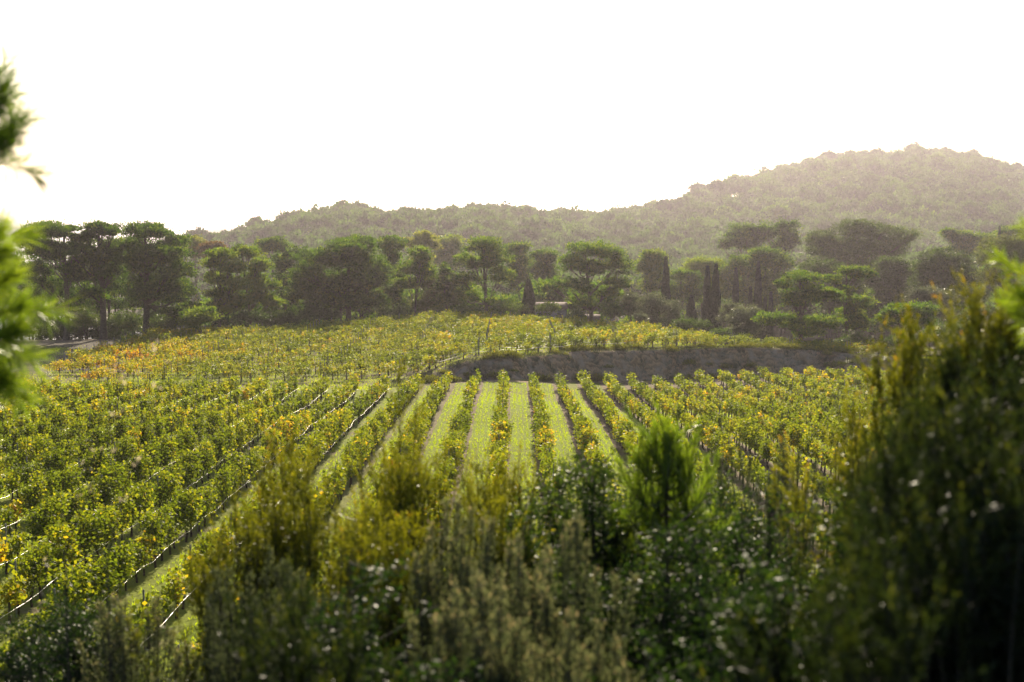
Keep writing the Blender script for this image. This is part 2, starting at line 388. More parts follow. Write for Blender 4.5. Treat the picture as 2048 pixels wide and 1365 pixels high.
H('slim feathery pine standing right of the slanting pine', 180, (505, 650), [(500, 510, 20, 14), (482, 506, 16, 12), (520, 535, 24, 14), (510, 560, 24, 14), (535, 575, 26, 12), (520, 598, 28, 12), (545, 606, 20, 8)], .22, seed=6, tint=.72, up=.8)
H('small umbrella pine showing above the gap behind the left group', 245, (545, 560), [(545, 492, 30, 13), (563, 500, 18, 8), (530, 500, 18, 9)], .22, seed=7, tint=.5)
H('dark pine in the gap left of the biggest round pine', 205, (566, 620), [(566, 530, 22, 22), (572, 560, 22, 22), (580, 590, 24, 18), (590, 512, 20, 14)], .25, seed=8, tint=.35)
H('biggest round dark pine above the left of the vineyard crest', 178, (693, 650), [(705, 496, 50, 16), (703, 484, 14, 9), (733, 487, 14, 12), (634, 520, 38, 20), (705, 524, 60, 22), (620, 556, 46, 20), (722, 566, 58, 22), (602, 588, 36, 18), (690, 600, 80, 18), (750, 545, 34, 24), (655, 575, 50, 22)], .42, seed=9, tint=.42)
H('round topped pine peeking out right of the biggest pine', 196, (785, 640), [(780, 490, 29, 14), (780, 522, 24, 20), (786, 560, 32, 20), (775, 595, 34, 18)], .28, seed=10, tint=.5)
H('leaning pine with a slanted bare trunk above the vines', 182, (821, 645), [(840, 510, 20, 18), (830, 540, 30, 16), (852, 552, 22, 15), (812, 572, 24, 14), (848, 520, 16, 16)], .2, seed=11, tint=.62, up=.8, lean=(1.3, 0))
H('yellow autumn poplar rising behind the leaning pine', 255, (850, 580), [(850, 478, 18, 14), (838, 492, 14, 12), (864, 490, 12, 14), (818, 490, 12, 12), (845, 520, 20, 18)], .2, seed=12, mat=M_yellow, name='poplar_tree', cat='poplar tree', Lf=.3, Wf=.2)
H('pale hazy tree standing right of the yellow poplar', 310, (898, 560), [(898, 490, 26, 17), (880, 505, 18, 16), (915, 505, 16, 14), (898, 530, 30, 20)], .25, seed=13, tint=.8, name='pine_tree')
H('low sunlit bush at the crest right of the leaning trunk', 186, (856, 650), [(856, 575, 24, 20), (868, 600, 26, 20), (845, 615, 22, 14)], .12, seed=14, tint=.8, mat=M_oak, name='oak_bush', cat='bush')
H('small pointed tree left of the tall lone trunk pine', 184, (893, 650), [(891, 543, 10, 13), (894, 560, 16, 13), (896, 580, 24, 16), (898, 605, 30, 18)], .16, seed=15, tint=.4)
H('open crowned pine with a straight trunk at the vineyard crest', 182, (972, 650), [(966, 495, 38, 17), (932, 528, 24, 16), (990, 518, 34, 15), (936, 562, 36, 14), (1003, 552, 26, 15), (934, 594, 32, 14), (1010, 606, 34, 13), (965, 530, 34, 16)], .3, seed=16, tint=.6, dens=.8)
H('hazy pine just behind the open crowned pine', 235, (1035, 600), [(1034, 505, 28, 16), (1040, 532, 26, 20), (1032, 565, 28, 20)], .26, seed=17, tint=.5)
H('hazy pine between the two lone trunk pines', 230, (1090, 600), [(1090, 518, 28, 15), (1085, 542, 27, 16), (1096, 562, 26, 18), (1080, 580, 28, 16)], .26, seed=18, tint=.5)
H('wide spreading pine with forked limbs, centre of the tree line', 178, (1185, 650), [(1186, 504, 48, 16), (1144, 524, 24, 16), (1243, 536, 30, 18), (1175, 538, 50, 14), (1112, 576, 28, 13), (1155, 572, 30, 14), (1222, 514, 24, 16), (1236, 566, 26, 8), (1215, 585, 22, 9), (1165, 605, 26, 12)], .36, seed=19, tint=.55, dens=.9)
H('pale round pine left of the lone cypress', 232, (1302, 610), [(1302, 518, 28, 17), (1290, 540, 22, 16), (1312, 545, 24, 18), (1302, 572, 28, 18)], .25, seed=20, tint=.75)
H('dark round pine right of the lone cypress', 232, (1370, 640), [(1370, 560, 27, 20), (1360, 590, 34, 22), (1392, 585, 30, 24)], .25, seed=21, tint=.4)
H('yellow green round pine above the cypress row', 262, (1408, 620), [(1408, 535, 38, 16), (1385, 545, 26, 15), (1430, 548, 24, 16), (1408, 575, 40, 22)], .3, seed=22, tint=.85)
H('rounded pine behind the pair of tall cypresses', 255, (1485, 620), [(1485, 530, 34, 17), (1462, 548, 26, 16), (1510, 548, 24, 16), (1488, 580, 46, 26)], .3, seed=23, tint=.55)
H('rounded pine behind the last tall cypress', 250, (1540, 630), [(1538, 514, 34, 16), (1520, 530, 26, 16), (1562, 532, 24, 16), (1545, 570, 40, 30), (1530, 605, 40, 22)], .3, seed=24, tint=.5)
H('umbrella pine at the left of the high pair against the hill', 300, (1492, 560), [(1490, 466, 30, 19), (1456, 492, 15, 11), (1475, 480, 20, 14), (1500, 490, 30, 16)], .35, seed=25, tint=.35)
H('umbrella pine at the right of the high pair against the hill', 300, (1560, 560), [(1536, 468, 20, 18), (1574, 464, 23, 20), (1590, 480, 14, 12), (1560, 494, 26, 16)], .35, seed=26, tint=.35)
H('massive dark broad tree against the big hazy hill', 280, (1715, 600), [(1695, 460, 38, 16), (1636, 484, 26, 20), (1752, 474, 30, 20), (1806, 478, 26, 18), (1700, 500, 60, 22), (1775, 505, 40, 24), (1650, 512, 40, 22), (1720, 540, 70, 26)], .5, seed=27, tint=.35, mat=M_oak, name='oak_tree', cat='oak tree')
H('irregular pine with stepped crowns at the right end of the vines', 162, (1598, 700), [(1608, 560, 33, 13), (1568, 575, 15, 12), (1583, 602, 24, 22), (1658, 596, 28, 16), (1620, 590, 32, 16), (1546, 642, 25, 13), (1580, 645, 28, 16), (1646, 646, 40, 12), (1623, 670, 26, 10)], .3, seed=28, tint=.55)
H('tall thin pine with a flat top right of the stepped pine', 172, (1688, 705), [(1712, 547, 34, 12), (1667, 562, 17, 10), (1718, 608, 28, 13), (1705, 630, 24, 14), (1720, 650, 28, 10), (1690, 585, 18, 10)], .22, seed=29, tint=.6)
H('low wide umbrella pine behind the end of the bank', 158, (1800, 705), [(1830, 622, 42, 13), (1786, 630, 26, 13), (1815, 642, 48, 9), (1770, 640, 16, 9)], .26, seed=30, tint=.5)
H('dark round oak behind the low umbrella pine', 226, (1890, 640), [(1888, 528, 50, 24), (1858, 548, 30, 24), (1926, 560, 40, 30), (1880, 580, 56, 30), (1930, 600, 46, 24)], .4, seed=31, tint=.3, mat=M_oak, name='oak_tree', cat='oak tree')
H('dark tree filling the gap left of the round oak', 238, (1785, 640), [(1790, 545, 44, 24), (1765, 570, 40, 30), (1808, 585, 34, 28), (1770, 610, 44, 24)], .4, seed=32, tint=.25, mat=M_oak, name='oak_tree', cat='oak tree')
H('dark tree right of the rounded pines, behind the flat topped pine', 236, (1660, 640), [(1640, 545, 40, 24), (1690, 565, 36, 28), (1620, 585, 36, 28), (1680, 605, 44, 24)], .4, seed=33, tint=.25, mat=M_oak, name='oak_tree', cat='oak tree')
H('large yellow green tree at the right edge of the photo', 215, (2010, 640), [(2012, 502, 42, 24), (1980, 525, 34, 20), (2040, 530, 34, 26), (2005, 560, 46, 28), (2050, 580, 40, 30)], .36, seed=34, tint=.9, mat=M_oak, name='oak_tree', cat='oak tree')
H('pale hazy pine on the slope under the right end of the hill', 335, (1940, 560), [(1928, 478, 30, 14), (1900, 470, 18, 10), (1960, 482, 24, 13), (1935, 500, 44, 16)], .3, seed=35, tint=.6)
H('hazy grey green pine above the yellow tree', 340, (2015, 560), [(2020, 466, 28, 12), (1990, 480, 24, 12), (2045, 478, 24, 14), (2010, 495, 44, 16)], .3, seed=36, tint=.6)
H('orange tinted round tree far behind the slanting pine', 262, (425, 560), [(432, 497, 16, 10), (412, 500, 14, 9), (425, 510, 24, 10)], .2, seed=37, tint=.3, mat=M_orange, name='maple_tree', cat='tree')
H('yellow tinted tree behind the broad dark pine', 268, (392, 560), [(388, 486, 14, 12), (402, 492, 12, 10), (392, 506, 22, 12)], .2, seed=38, tint=.4, mat=M_yellow, name='maple_tree', cat='tree')
B = dict(name='olive_tree', cat='olive tree', mat=M_olive, Lf=.22, Wf=.12)
H('grey green olive tree between the spreading pine and the cypress', 180, (1264, 660), [(1262, 602, 20, 14), (1250, 622, 20, 14), (1280, 620, 20, 16)], .16, seed=41, tint=.3, **B)
H('largest grey olive tree left of the lone cypress', 176, (1308, 665), [(1305, 604, 26, 15), (1325, 622, 26, 18), (1292, 628, 22, 16), (1312, 645, 30, 12)], .18, seed=42, tint=.5, **B)
H('grey olive tree at the foot of the lone cypress', 178, (1350, 665), [(1349, 616, 18, 14), (1345, 636, 20, 14)], .14, seed=43, tint=.35, **B)
H('low pale olive bush beneath the largest olive', 168, (1278, 665), [(1280, 636, 15, 9)], .08, seed=44, tint=.7, **B)
H('pale silver olive tree beside the stepped pine', 170, (1494, 690), [(1492, 630, 30, 16), (1470, 640, 20, 14), (1505, 650, 26, 16), (1485, 665, 34, 12)], .16, seed=45, tint=.75, **B)
H('smaller silver olive tree behind the pale one', 178, (1464, 680), [(1464, 620, 20, 13), (1455, 640, 18, 14)], .14, seed=46, tint=.55, **B)
H('grey green tree in front of the round dark oak', 200, (1862, 680), [(1862, 590, 42, 14), (1838, 605, 26, 16), (1890, 608, 28, 16), (1862, 630, 44, 18)], .2, seed=47, tint=.4, **B)
BB = dict(name='evergreen_bush', cat='bush', mat=M_oak, Lf=.24, Wf=.15)
for k, (lab, D, u, v, a, b, ti) in enumerate([
    ('dark low bush at the vine edge under the pair of cypresses', 162, 1380, 650, 36, 11, .35), ('olive green bush in front of the low house', 180, 1095, 618, 24, 11, .5),
    ('bush left of the low house at the cypress foot', 176, 1040, 620, 18, 10, .6), ('bush at the crest under the open crowned pine', 172, 1008, 618, 22, 12, .6),
    ('dark hedge like bush left of the biggest round pine', 176, 560, 640, 48, 14, .15), ('dark bush under the biggest round pine', 174, 640, 630, 40, 14, .2),
    ('dark bush under the slim feathery pine', 170, 500, 636, 34, 12, .2), ('bright bush between the two leftmost bare trunks', 172, 168, 640, 30, 24, .7),
    ('dark bush right of the straight bare trunk', 172, 250, 650, 36, 26, .45), ('dark bush between the broad pine and the vines', 166, 330, 650, 34, 18, .4),
    ('bush under the forked limbs of the spreading pine', 170, 1222, 625, 22, 16, .4), ('bush right of the house under the spreading pine', 172, 1152, 632, 18, 9, .5),
    ('dark bush left of the pale silver olive', 160, 1440, 668, 24, 9, .3), ('dark bush at the foot of the flat topped pine', 165, 1710, 685, 34, 16, .3),
    ('dark bush under the low umbrella pine', 164, 1790, 690, 42, 16, .25), ('dark bush at the right behind the tall broom', 170, 1890, 670, 50, 26, .3),
    ('bush beside the foot of the stepped pine', 158, 1650, 692, 26, 10, .4), ('dark bush at far left beyond the dirt lot', 178, 60, 660, 46, 28, .25),
    ('dark bush filling the gap between the bare trunks by the lot', 184, 240, 662, 34, 22, .25), ('dark bush behind the straight bare trunk', 186, 175, 668, 34, 20, .25), ('dark bush behind the leftmost trunk by the dirt lot', 186, 110, 668, 40, 24, .25), ('shaded bush behind the broad dark pine', 186, 300, 655, 34, 22, .25),
    ('low dark bush closing the view beside the straight trunk', 174, 238, 676, 30, 12, .3), ('low bush at the right end of the dirt lot', 166, 262, 684, 26, 9, .4),
    ('shaded bush left of the pointed tree', 178, 790, 628, 36, 14, .25), ('bright low bush right of the pointed tree', 174, 935, 625, 22, 12, .7)]):
    H(lab, D, (u, v + b), [(u, v, a, b), (u - a * .5, v + b * .4, a * .5, b * .7), (u + a * .45, v + b * .3, a * .55, b * .75)], .08, seed=60 + k, tint=ti, fill=False, **BB)

def cypress(label, u, vt, vb, wpx, D, seed):
    r = np.random.default_rng(seed); p = P(u, vt, D); bz = T(p[0], D); h = p[2] - bz; w_ = wpx * D / F / 2
    n = int(1200 + 520 * h); z = h * r.random(n) ** .9 ; t = z / h
    prof = w_ * np.clip(np.interp(t, [0, .06, .3, .6, .85, 1], [.45, .8, 1, .88, .5, .04]), 0, 2)
    th = r.uniform(0, 2 * math.pi, n); rr = prof * (1 + .18 * np.sin(th * 3 + z * 1.7)) * r.uniform(.8, 1.05, n)
    C = Cards(); pos = np.stack([rr * np.cos(th), rr * np.sin(th), z], 1)
    A = np.stack([np.cos(th) * .25, np.sin(th) * .25, np.ones(n)], 1) + rdir(n, r) * .25
    C.add(pos, A, .5 * r.uniform(.6, 1.2, n), .16, np.clip(.4 + r.normal(0, .25, n), 0, 1), r)
    tb = Tubes(); tb.add([(0, 0, -.5), (0, 0, h * .5), (.02, 0, h * .95)], [.16, .1, .02], 8)
    put_tree('cypress_tree', label, 'cypress tree', (p[0], D, bz), tb, C, M_cyp)
for k, c in enumerate([('short stout cypress left of the low house', 1057, 565, 640, 24, 181), ('lone slender cypress rising above the olives', 1332, 519, 610, 17, 205),
    ('short blunt cypress left of the tall pair', 1383, 596, 645, 21, 190), ('left cypress of the tall dark pair', 1415, 538, 655, 17, 196), ('right cypress of the tall dark pair', 1432, 534, 660, 18, 192),
    ('slender hazy cypress right of the tall pair', 1472, 541, 640, 13, 212), ('tallest slender cypress left of the stepped pine', 1517, 528, 640, 14, 210), ('small thin cypress left of the tallest slender one', 1501, 579, 630, 8, 205),
    ('tiny pale cypress nearest the stepped pine', 1542, 590, 640, 8, 205), ('tiny cypress between the tallest and the nearest to the pine', 1530, 600, 640, 7, 207), ('tiny dark cypress on the far slope at the right', 1999, 456, 480, 9, 330)]):
    cypress(*c, 500 + k)

for k in range(26):                                               # trees standing behind the left group
    r = np.random.default_rng(900 + k); u = -40 + 400 * ((k * .381966) % 1) if k < 22 else 500 + 60 * (k - 22); D = 186 + (k % 4) * 7; v = (520 if k < 22 else 555) + 20 * (k % 5)
    H('dark pine crowded in the shade behind the left group of pines', D, (u, 650), [(u, v - 22, 20, 16), (u - 18, v, 24, 20), (u + 18, v + 4, 24, 20), (u, v + 28, 34, 18), (u + 6, v + 54, 32, 18)], .22, seed=900 + k, tint=.3, fill=False, dens=.7, group='shaded pines behind the left group')
# ------------------------------------------------------------------ the wood beyond
def far_variant(kind, r, n_l, dens, D):
    H_ = 8.5; L = []
    if kind == 0:
        for k in range(n_l): a = k * 2.4; q = 2.4 * math.sqrt((k + .3) / n_l); L.append(((q * math.cos(a), q * math.sin(a), 6.6 - q * .35 + r.uniform(-.3, .5)), (1.9, 1.9, 1.1)))
    elif kind == 1:
        for k in range(n_l): a = k * 2.4; q = 2.0 * math.sqrt((k + .3) / n_l); L.append(((q * math.cos(a), q * math.sin(a), 4.6 + r.uniform(-1.6, 2.4) * (1 - q / 3.5)), (1.9, 1.9, 1.5)))
    else:
        for k in range(n_l): t = k / n_l; L.append((((1 - t) * 1.5 * math.cos(k * 2.2), (1 - t) * 1.5 * math.sin(k * 2.2), 2.5 + 5 * t), (1.9 - t, 1.9 - t, 1.2)))
    return crown(L, D, dens, r=r, Lf=.3, Wf=.2, rc0=.5, fl=.45 if D < 400 else .15, tn=.07 if D < 400 else .02), L
r = np.random.default_rng(42)
nearv = []; farv = []
for k in range(9):
    c, L = far_variant(k % 3, r, 7 + k % 3, .8, 330)
    tb = Tubes(); limbs(tb, (0, 0, 0), 6.5, L[:4], .2, (0, 0), r); nearv.append((c.mesh('crown', M_pine), tb.mesh('trunk', M_bark)))
for k in range(9):
    c, L = far_variant((0, 1, 1)[k % 3], r, 6, .6, 560); farv.append(c.arr())
pts = []
def inview(x, y, m=60): u = 1024 + F * x / y; return (u > -m) & (u < 2048 + m)
for y0, y1, sp in ((205, 330, 7.0), (330, 560, 8.0), (560, 830, 9.2), (830, 1320, 11.0)):
    yy = y0
    while yy < y1:
        hx = yy * .375 + 6; xx = np.arange(-hx, hx, sp); xx = xx + r.uniform(-.42, .42, len(xx)) * sp; y_ = yy + r.uniform(-.42, .42, len(xx)) * sp
        for a, b in zip(xx, y_):
            u = 1024 + F * a / b; yr = np.interp(u, RU, RD)
            if b > yr + 34 or u < 372 + (0 if b > 300 else 60): continue
            pts.append((a, b))
        yy += sp * .9
pts = np.array(pts); pz = terrain(pts[:, 0], pts[:, 1])
# keep what can be seen: not hidden behind nearer hero trees' ground
vv = 430 - F * (pz + 9) / pts[:, 1]; keep = (vv < 600) & (pz > -44)
pts = pts[keep]; pz = pz[keep]
o_ = np.argsort(pts[:, 1]); pts = pts[o_]; pz = pz[o_]
size = r.uniform(.72, 1.25, len(pts)); size *= np.interp(pts[:, 1], [250, 700], [1, 1.5])
NIND = 215
for k in range(min(NIND, len(pts))):
    x, y = pts[k]; uu = 1024 + F * x / y
    s = size[k]
    e = link('pine_tree', None, loc=(x, y, pz[k] - .2)); e.scale = (s, s, s * r.uniform(.85, 1.15)); e.rotation_euler.z = r.uniform(0, 6.28)
    c, tm = nearv[r.integers(9)]
    link('crown', c, e); link('trunk', tm, e)
    side = 'left of the lone cypress' if uu < 1332 else 'right of the lone cypress'
    tag(e, 'hazy pine packed in the valley wood, ' + side, 'pine tree', 'pines of the valley wood ' + side)
print('wood', len(pts))
VV = []; TT = []
for k in range(NIND, len(pts)):
    x, y = pts[k]; s = size[k]; a = r.uniform(0, 6.28); dr = y - np.interp(1024 + F * x / y, RU, RD); v_, t_ = farv[r.integers(9)]
    if dr > -30:
        v_, t_ = farv[3 * r.integers(3)]
        if y > 900 and r.random() < .45: continue
        s *= r.uniform(.75, 1.05) if y > 900 else r.uniform(.6, 1.0); v_ = v_ + np.array([0, 0, 1.2 if y > 900 else -.5]); v_ = np.concatenate([v_, np.array([(-.25, 0, -1), (.25, 0, -1), (.15, 0, 7), (-.15, 0, 7)], float)]); t_ = np.concatenate([t_, np.zeros(4)])
    ca, sa = math.cos(a) * s, math.sin(a) * s
    if y > 1000: q = r.random(len(t_) // 4) < .75; q = np.repeat(q, 4); v_ = v_[q]; t_ = t_[q]
    VV.append(np.stack([v_[:, 0] * ca - v_[:, 1] * sa + x, v_[:, 0] * sa + v_[:, 1] * ca + y, v_[:, 2] * s * r.uniform(.85, 1.2) + pz[k] - .3], 1)); TT.append(np.clip(.5 + (t_ - .5) * .45 + r.normal(-.26, .12), 0, 1))
V = np.concatenate(VV); print('far wood quads', len(V) // 4)
tag(link('far_pine_wood', mesh_np('far_pine_wood', V, np.arange(len(V)).reshape(-1, 4), M_pine, np.concatenate(TT))), 'hazy pine wood covering the ridge and the big hill', kind='stuff')

# ------------------------------------------------------------------ the low house behind the crest
def box(V, Fs, x0, x1, y0, y1, z0, z1):
    b = len(V); V += [(x0, y0, z0), (x1, y0, z0), (x1, y1, z0), (x0, y1, z0), (x0, y0, z1), (x1, y0, z1), (x1, y1, z1), (x0, y1, z1)]
    Fs += [(b, b + 3, b + 2, b + 1), (b + 4, b + 5, b + 6, b + 7), (b, b + 1, b + 5, b + 4), (b + 1, b + 2, b + 6, b + 5), (b + 2, b + 3, b + 7, b + 6), (b + 3, b, b + 4, b + 7)]
def bm(name, boxes, mat, parent):
    V, Fs = [], []
    for b_ in boxes: box(V, Fs, *b_)
    return link(name, mesh_np(name, np.array(V, float), np.array(Fs), mat), parent)
def gable(name, x0, x1, y0, y1, z0, h, mat, parent, t=.12):
    ym = (y0 + y1) / 2
    V = np.array([(x0, y0, z0), (x1, y0, z0), (x1, ym, z0 + h), (x0, ym, z0 + h), (x1, y1, z0), (x0, y1, z0)], float)
    V2 = V + np.array([0, 0, t]); Va = np.concatenate([V, V2])
    Fs = [(0, 1, 2, 3), (3, 2, 4, 5), (9, 8, 7, 6), (11, 10, 8, 9), (0, 6, 7, 1), (5, 4, 10, 11), (0, 3, 9, 6), (3, 5, 11, 9), (1, 7, 8, 2), (2, 8, 10, 4)]
    return link(name, mesh_np(name, Va, np.array(Fs), mat), parent)
M_wall = noise_mat('house_plaster', (.2, .21, .24), (.26, .27, .3), 1.5); M_roof = noise_mat('roof_tiles', (.12, .085, .065), (.18, .13, .10), 4)
M_glass = noise_mat('window_glass', (.03, .035, .04), (.05, .055, .06), 2, .1, 2, .5)
p = P(1102, 604, 200); hz = p[2]
hs = link('low_house', None, loc=(p[0], 200, hz - 3.6)); tag(hs, 'low grey house with tiled roof half hidden behind the spreading pine', 'house')
bm('wall', [(-2.2, 2.2, 0, 5, -6, 2.6)], M_wall, hs); gable('roof', -2.4, 2.4, -.4, 5.4, 2.55, .75, M_roof, hs)
for x in (-1.6, 1.3): wn = bm('window', [(x - .4, x + .4, -.05, -.005, 1.1, 2.0)], M_glass, hs); bm('sill', [(x - .5, x + .5, -.12, -.06, 1.0, 1.09)], M_wall, wn)
p = P(1180, 630, 186)
sh = link('small_shed', None, loc=(p[0], 186, p[2] - 2.7)); tag(sh, 'small pale shed behind the trunk of the spreading pine', 'shed')
bm('wall', [(-1.0, 1.2, 0, 2, -3, 2.1)], noise_mat('shed_plaster', (.25, .24, .22), (.32, .3, .28), 2), sh); gable('roof', -1.2, 1.4, -.25, 2.25, 2.05, .55, M_roof, sh)

# ------------------------------------------------------------------ vines
def vine_cards(r, n, L, hmax=.86, w=.19, tbase=.4):
    """one vine with its cordon along local y"""
    C = Cards(); ns = 9; t = np.linspace(-.52, .52, ns) + r.normal(0, .05, ns)
    sx = r.normal(0, .08, ns); hh = (.62 + r.random(ns) * .42) * hmax
    per = n // ns; cl = r.normal(0, .07, ns)
    for k in range(ns):
        q = r.random(per) ** .8
        z = .55 + q * hh[k] + r.normal(0, .05, per)
        x = sx[k] * (.5 + q) + r.normal(0, w * .5, per) * (1 - .35 * q)
        y = t[k] + r.normal(0, .11, per)
        p = np.stack([x, y, z], 1)
        A = np.stack([x * 1.5 + r.normal(0, .4, per), r.normal(0, .6, per), r.normal(-.25, .5, per)], 1)
        C.add(p, A, L * r.uniform(.7, 1.25, per), L * .95 * r.uniform(.7, 1.2, per), np.clip(tbase + cl[k] * 1.2 + r.normal(0, .09, per), 0, 1), r)
    return C
def vine_wood(r):
    tb = Tubes(); j = r.normal(0, .04, 3)
    tb.add([(0, 0, -.15), (j[0], j[1], .25), (j[2], .02, .55), (0, 0, .68)], [.045, .035, .032, .03], 6)
    tb.add([(0, 0, .66), (.02, .28, .72), (0, .55, .7)], [.026, .02, .012], 5); tb.add([(0, 0, .66), (-.02, -.28, .72), (0, -.55, .7)], [.026, .02, .012], 5)
    for k in range(5):
        y = -.45 + .22 * k; tb.add([(0, y, .7), (r.normal(0, .05), y + r.normal(0, .05), 1.1), (r.normal(0, .1), y + r.normal(0, .1), 1.5)], [.009, .006, .004], 4)
    return tb
r = np.random.default_rng(11)
TB = [.26, .30, .34, .28, .36, .42, .48, .58, .72, .2]
V_near = [(vine_cards(r, 900, .10, hmax=1.1, w=.3, tbase=TB[k % 10]).mesh('foliage', M_vine), vine_wood(r).mesh('trunk', M_vinewood)) for k in range(12)]
near_t = np.array([TB[k % 10] for k in range(12)])
V_mid = [vine_cards(r, 260, .145, tbase=.0).arr() for k in range(14)]
vt = Tubes(); vt.add([(0, 0, -.1), (.03, 0, .4), (0, 0, .8)], [.05, .04, .04], 4); VTR = np.concatenate(vt.V); FTR = np.concatenate(vt.F)

def redness(x, y):
    """how far the leaves of a vine have turned, by place in the field"""
    a = .30 + (vnoise(x, y, 9, 51) - .5) * .2 + (vnoise(x, y, 3.2, 52) - .5) * .14
    a = np.minimum(a, .44) + .17 * ss(-18, -36, x) * ss(95, 115, y) * ss(85, 125, y) 
    return a
vines = []   # x, y, rot, tint
rows = []    # polylines for hoses and stakes
k0, k1 = -20, 19
for k in range(k0, k1):
    x = ROWX0 + k * ROWS; ya = 31.5; yb = float(YEND(x)) - 1.0
    yl = np.arange(ya, yb, 1.12)
    xx = np.full(len(yl), x)
    u = 1024 + F * xx / yl; ok = (u > -180) & (u < 2150)
    if ok.sum() < 3: continue
    yl = yl[ok]; xx = xx[ok]; rows.append(('low', np.stack([xx, yl], 1)))
    for a, b in zip(xx, yl):
        if r.random() < .03: continue
        vines.append((a + r.normal(0, .05), b + r.normal(0, .08), r.normal(0, .06)))
nup = 0
for k in range(24):
    xx = np.arange(-42 if k > 2 else -36, 46, 1.1); off = 9.2 + 2.15 * k
    yy = YEND(xx) + off + 0 * xx; yy = yy * (1 - k / 26.) + (k / 26.) * (np.maximum(YEND(xx) * .35 + 76, 118) + off)
    ok = (yy < YC(xx) + 7) & (yy > YEND(xx) + 8.4)
    if ok.sum() < 4: continue
    xx = xx[ok]; yy = yy[ok]; rows.append(('up', np.stack([xx, yy], 1)))
    ang = np.arctan2(np.gradient(yy), np.gradient(xx)) - math.pi / 2
    for a, b, g in zip(xx, yy, ang):
        if r.random() < .15: continue
        vines.append((a + r.normal(0, .2), b + r.normal(0, .1), g)); nup += 1
vines = np.array(vines); vzz = terrain(vines[:, 0], vines[:, 1])
print('vines', len(vines), 'upper', nup)
inside = inview(vines[:, 0], vines[:, 1], -20)
order = np.argsort(vines[:, 1] + np.where(inside, 0, 500))
# the near slope's shrubs hide the foot of the middle rows: take the vines that show
uu = 1024 + F * vines[:, 0] / vines[:, 1]; vg = 430 - F * (vzz + 1.3) / vines[:, 1]
front = np.interp(uu, [0, 200, 400, 450, 600, 1000, 1200, 1300, 1500, 1700, 1750, 2048], [1365, 1250, 1100, 980, 930, 900, 880, 860, 900, 880, 700, 650])
shows = inside & (vg < front)
order = np.argsort(vines[:, 1] + np.where(shows, 0, 1000)); ind = order[:300]; rest = order[300:]
rednear = redness(vines[:, 0], vines[:, 1]) + r.normal(0, .06, len(vines))
for i_ in ind:
    x, y, g = vines[i_]; t = rednear[i_]
    c = np.argsort(np.abs(near_t - t) + r.normal(0, .035, 12))[0]
    e = link('grapevine', None, loc=(x, y, vzz[i_])); e.rotation_euler.z = g + (math.pi if r.random() < .5 else 0); s = r.uniform(.8, 1.2); e.scale = (s * r.uniform(.85, 1.3), 1, s)
    link('foliage', V_near[c][0], e); link('trunk', V_near[c][1], e)
    row = int(round((x - ROWX0) / ROWS))
    tone = ['yellow green', 'yellow green', 'green tinged yellow', 'yellow green', 'green tinged yellow', 'yellowing', 'yellowing', 'orange brown', 'rust red', 'deep green'][c % 10]
    where = 'bottom left rows of the vineyard' if 1024 + F * x / y < 480 else 'rows running down to the broom shrubs'
    tag(e, '%s leaved grapevine in the %s' % (tone, where), 'grapevine', '%s grapevines of the %s' % (tone, where))
VV = []; TT = []; WV = []; WF = []; wn = 0
for i_ in rest:
    x, y, g = vines[i_]; v_, t_ = V_mid[r.integers(14)]
    if y > 118: q = np.repeat(r.random(len(t_) // 4) < .8, 4); v_ = v_[q]; t_ = t_[q]
    ca, sa = math.cos(g), math.sin(g); s = r.uniform(.8, 1.18) if y < 115 else r.uniform(.65, 1.12)
    fx = v_[:, 0] * s * (1.5 if y > 118 else 1); fy = v_[:, 1]
    VV.append(np.stack([fx * ca - fy * sa + x, fx * sa + fy * ca + y, v_[:, 2] * s + vzz[i_]], 1)); TT.append(np.clip(t_ + rednear[i_] + .01 + (.2 if r.random() < .03 else 0), 0, 1))
    WV.append(VTR + np.array([x, y, vzz[i_]])); WF.append(FTR + wn); wn += len(VTR)
V = np.concatenate(VV); print('vine quads', len(V) // 4)
vo = link('distant_grapevines', mesh_np('distant_grapevines', V, np.arange(len(V)).reshape(-1, 4), M_vine, np.concatenate(TT)))
tag(vo, 'yellow green rows of grapevines covering both vineyard blocks', kind='stuff')
link('trunk', mesh_np('trunk', np.concatenate(WV), np.concatenate(WF), M_vinewood), vo)

# hoses along the rows, stakes in them
stk = []; nlow = nupr = 0
for kind, pl in rows:
    zz = terrain(pl[:, 0], pl[:, 1]); n = len(pl)
    h = .50 + r.normal(0, .045, n); sd = .26 if pl[0, 0] < 0 else -.26
    for i_ in range(0, n, 5 if kind == 'low' else 6): stk.append((pl[i_, 0], pl[i_, 1], zz[i_], kind))
    if kind == 'up':
        g = (pl[:, 0] > -7) & (pl[:, 0] < 13); pl = pl[g]; zz = zz[g]; h = h[g]; n = len(pl)
        if n < 4: continue
    elif pl[0, 0] > -9: continue
    if kind == 'up': sd = 0
    tb = Tubes()
    tb.add(np.stack([pl[:, 0] + sd + r.normal(0, .02, n), pl[:, 1] - (.26 if kind == 'up' else 0), zz + h], 1), .0075 if kind == 'low' else .012, 4)
    o = link('irrigation_hose', tb.mesh('irrigation_hose', M_hose))
    if kind == 'low':
        x = pl[0, 0]; tag(o, 'irrigation hose in pale glint colour strung along a row of the lower vineyard', 'hose', 'hoses of the lower rows')
    else: tag(o, 'irrigation hose in pale glint colour strung across the upper vineyard block', 'hose', 'hoses of the upper block')
    if kind == 'low': stk.append((pl[-1, 0], pl[-1, 1] + .5, zz[-1], 'end'))
def stake_mesh():
    tb = Tubes(); tb.add([(0, 0, -.4), (.01, 0, .8), (0, 0, 1.68)], .026, 6); tb.add([(0, 0, 1.68), (0, 0, 1.69)], [.026, .002], 6); return tb.mesh('vineyard_stake', M_post)
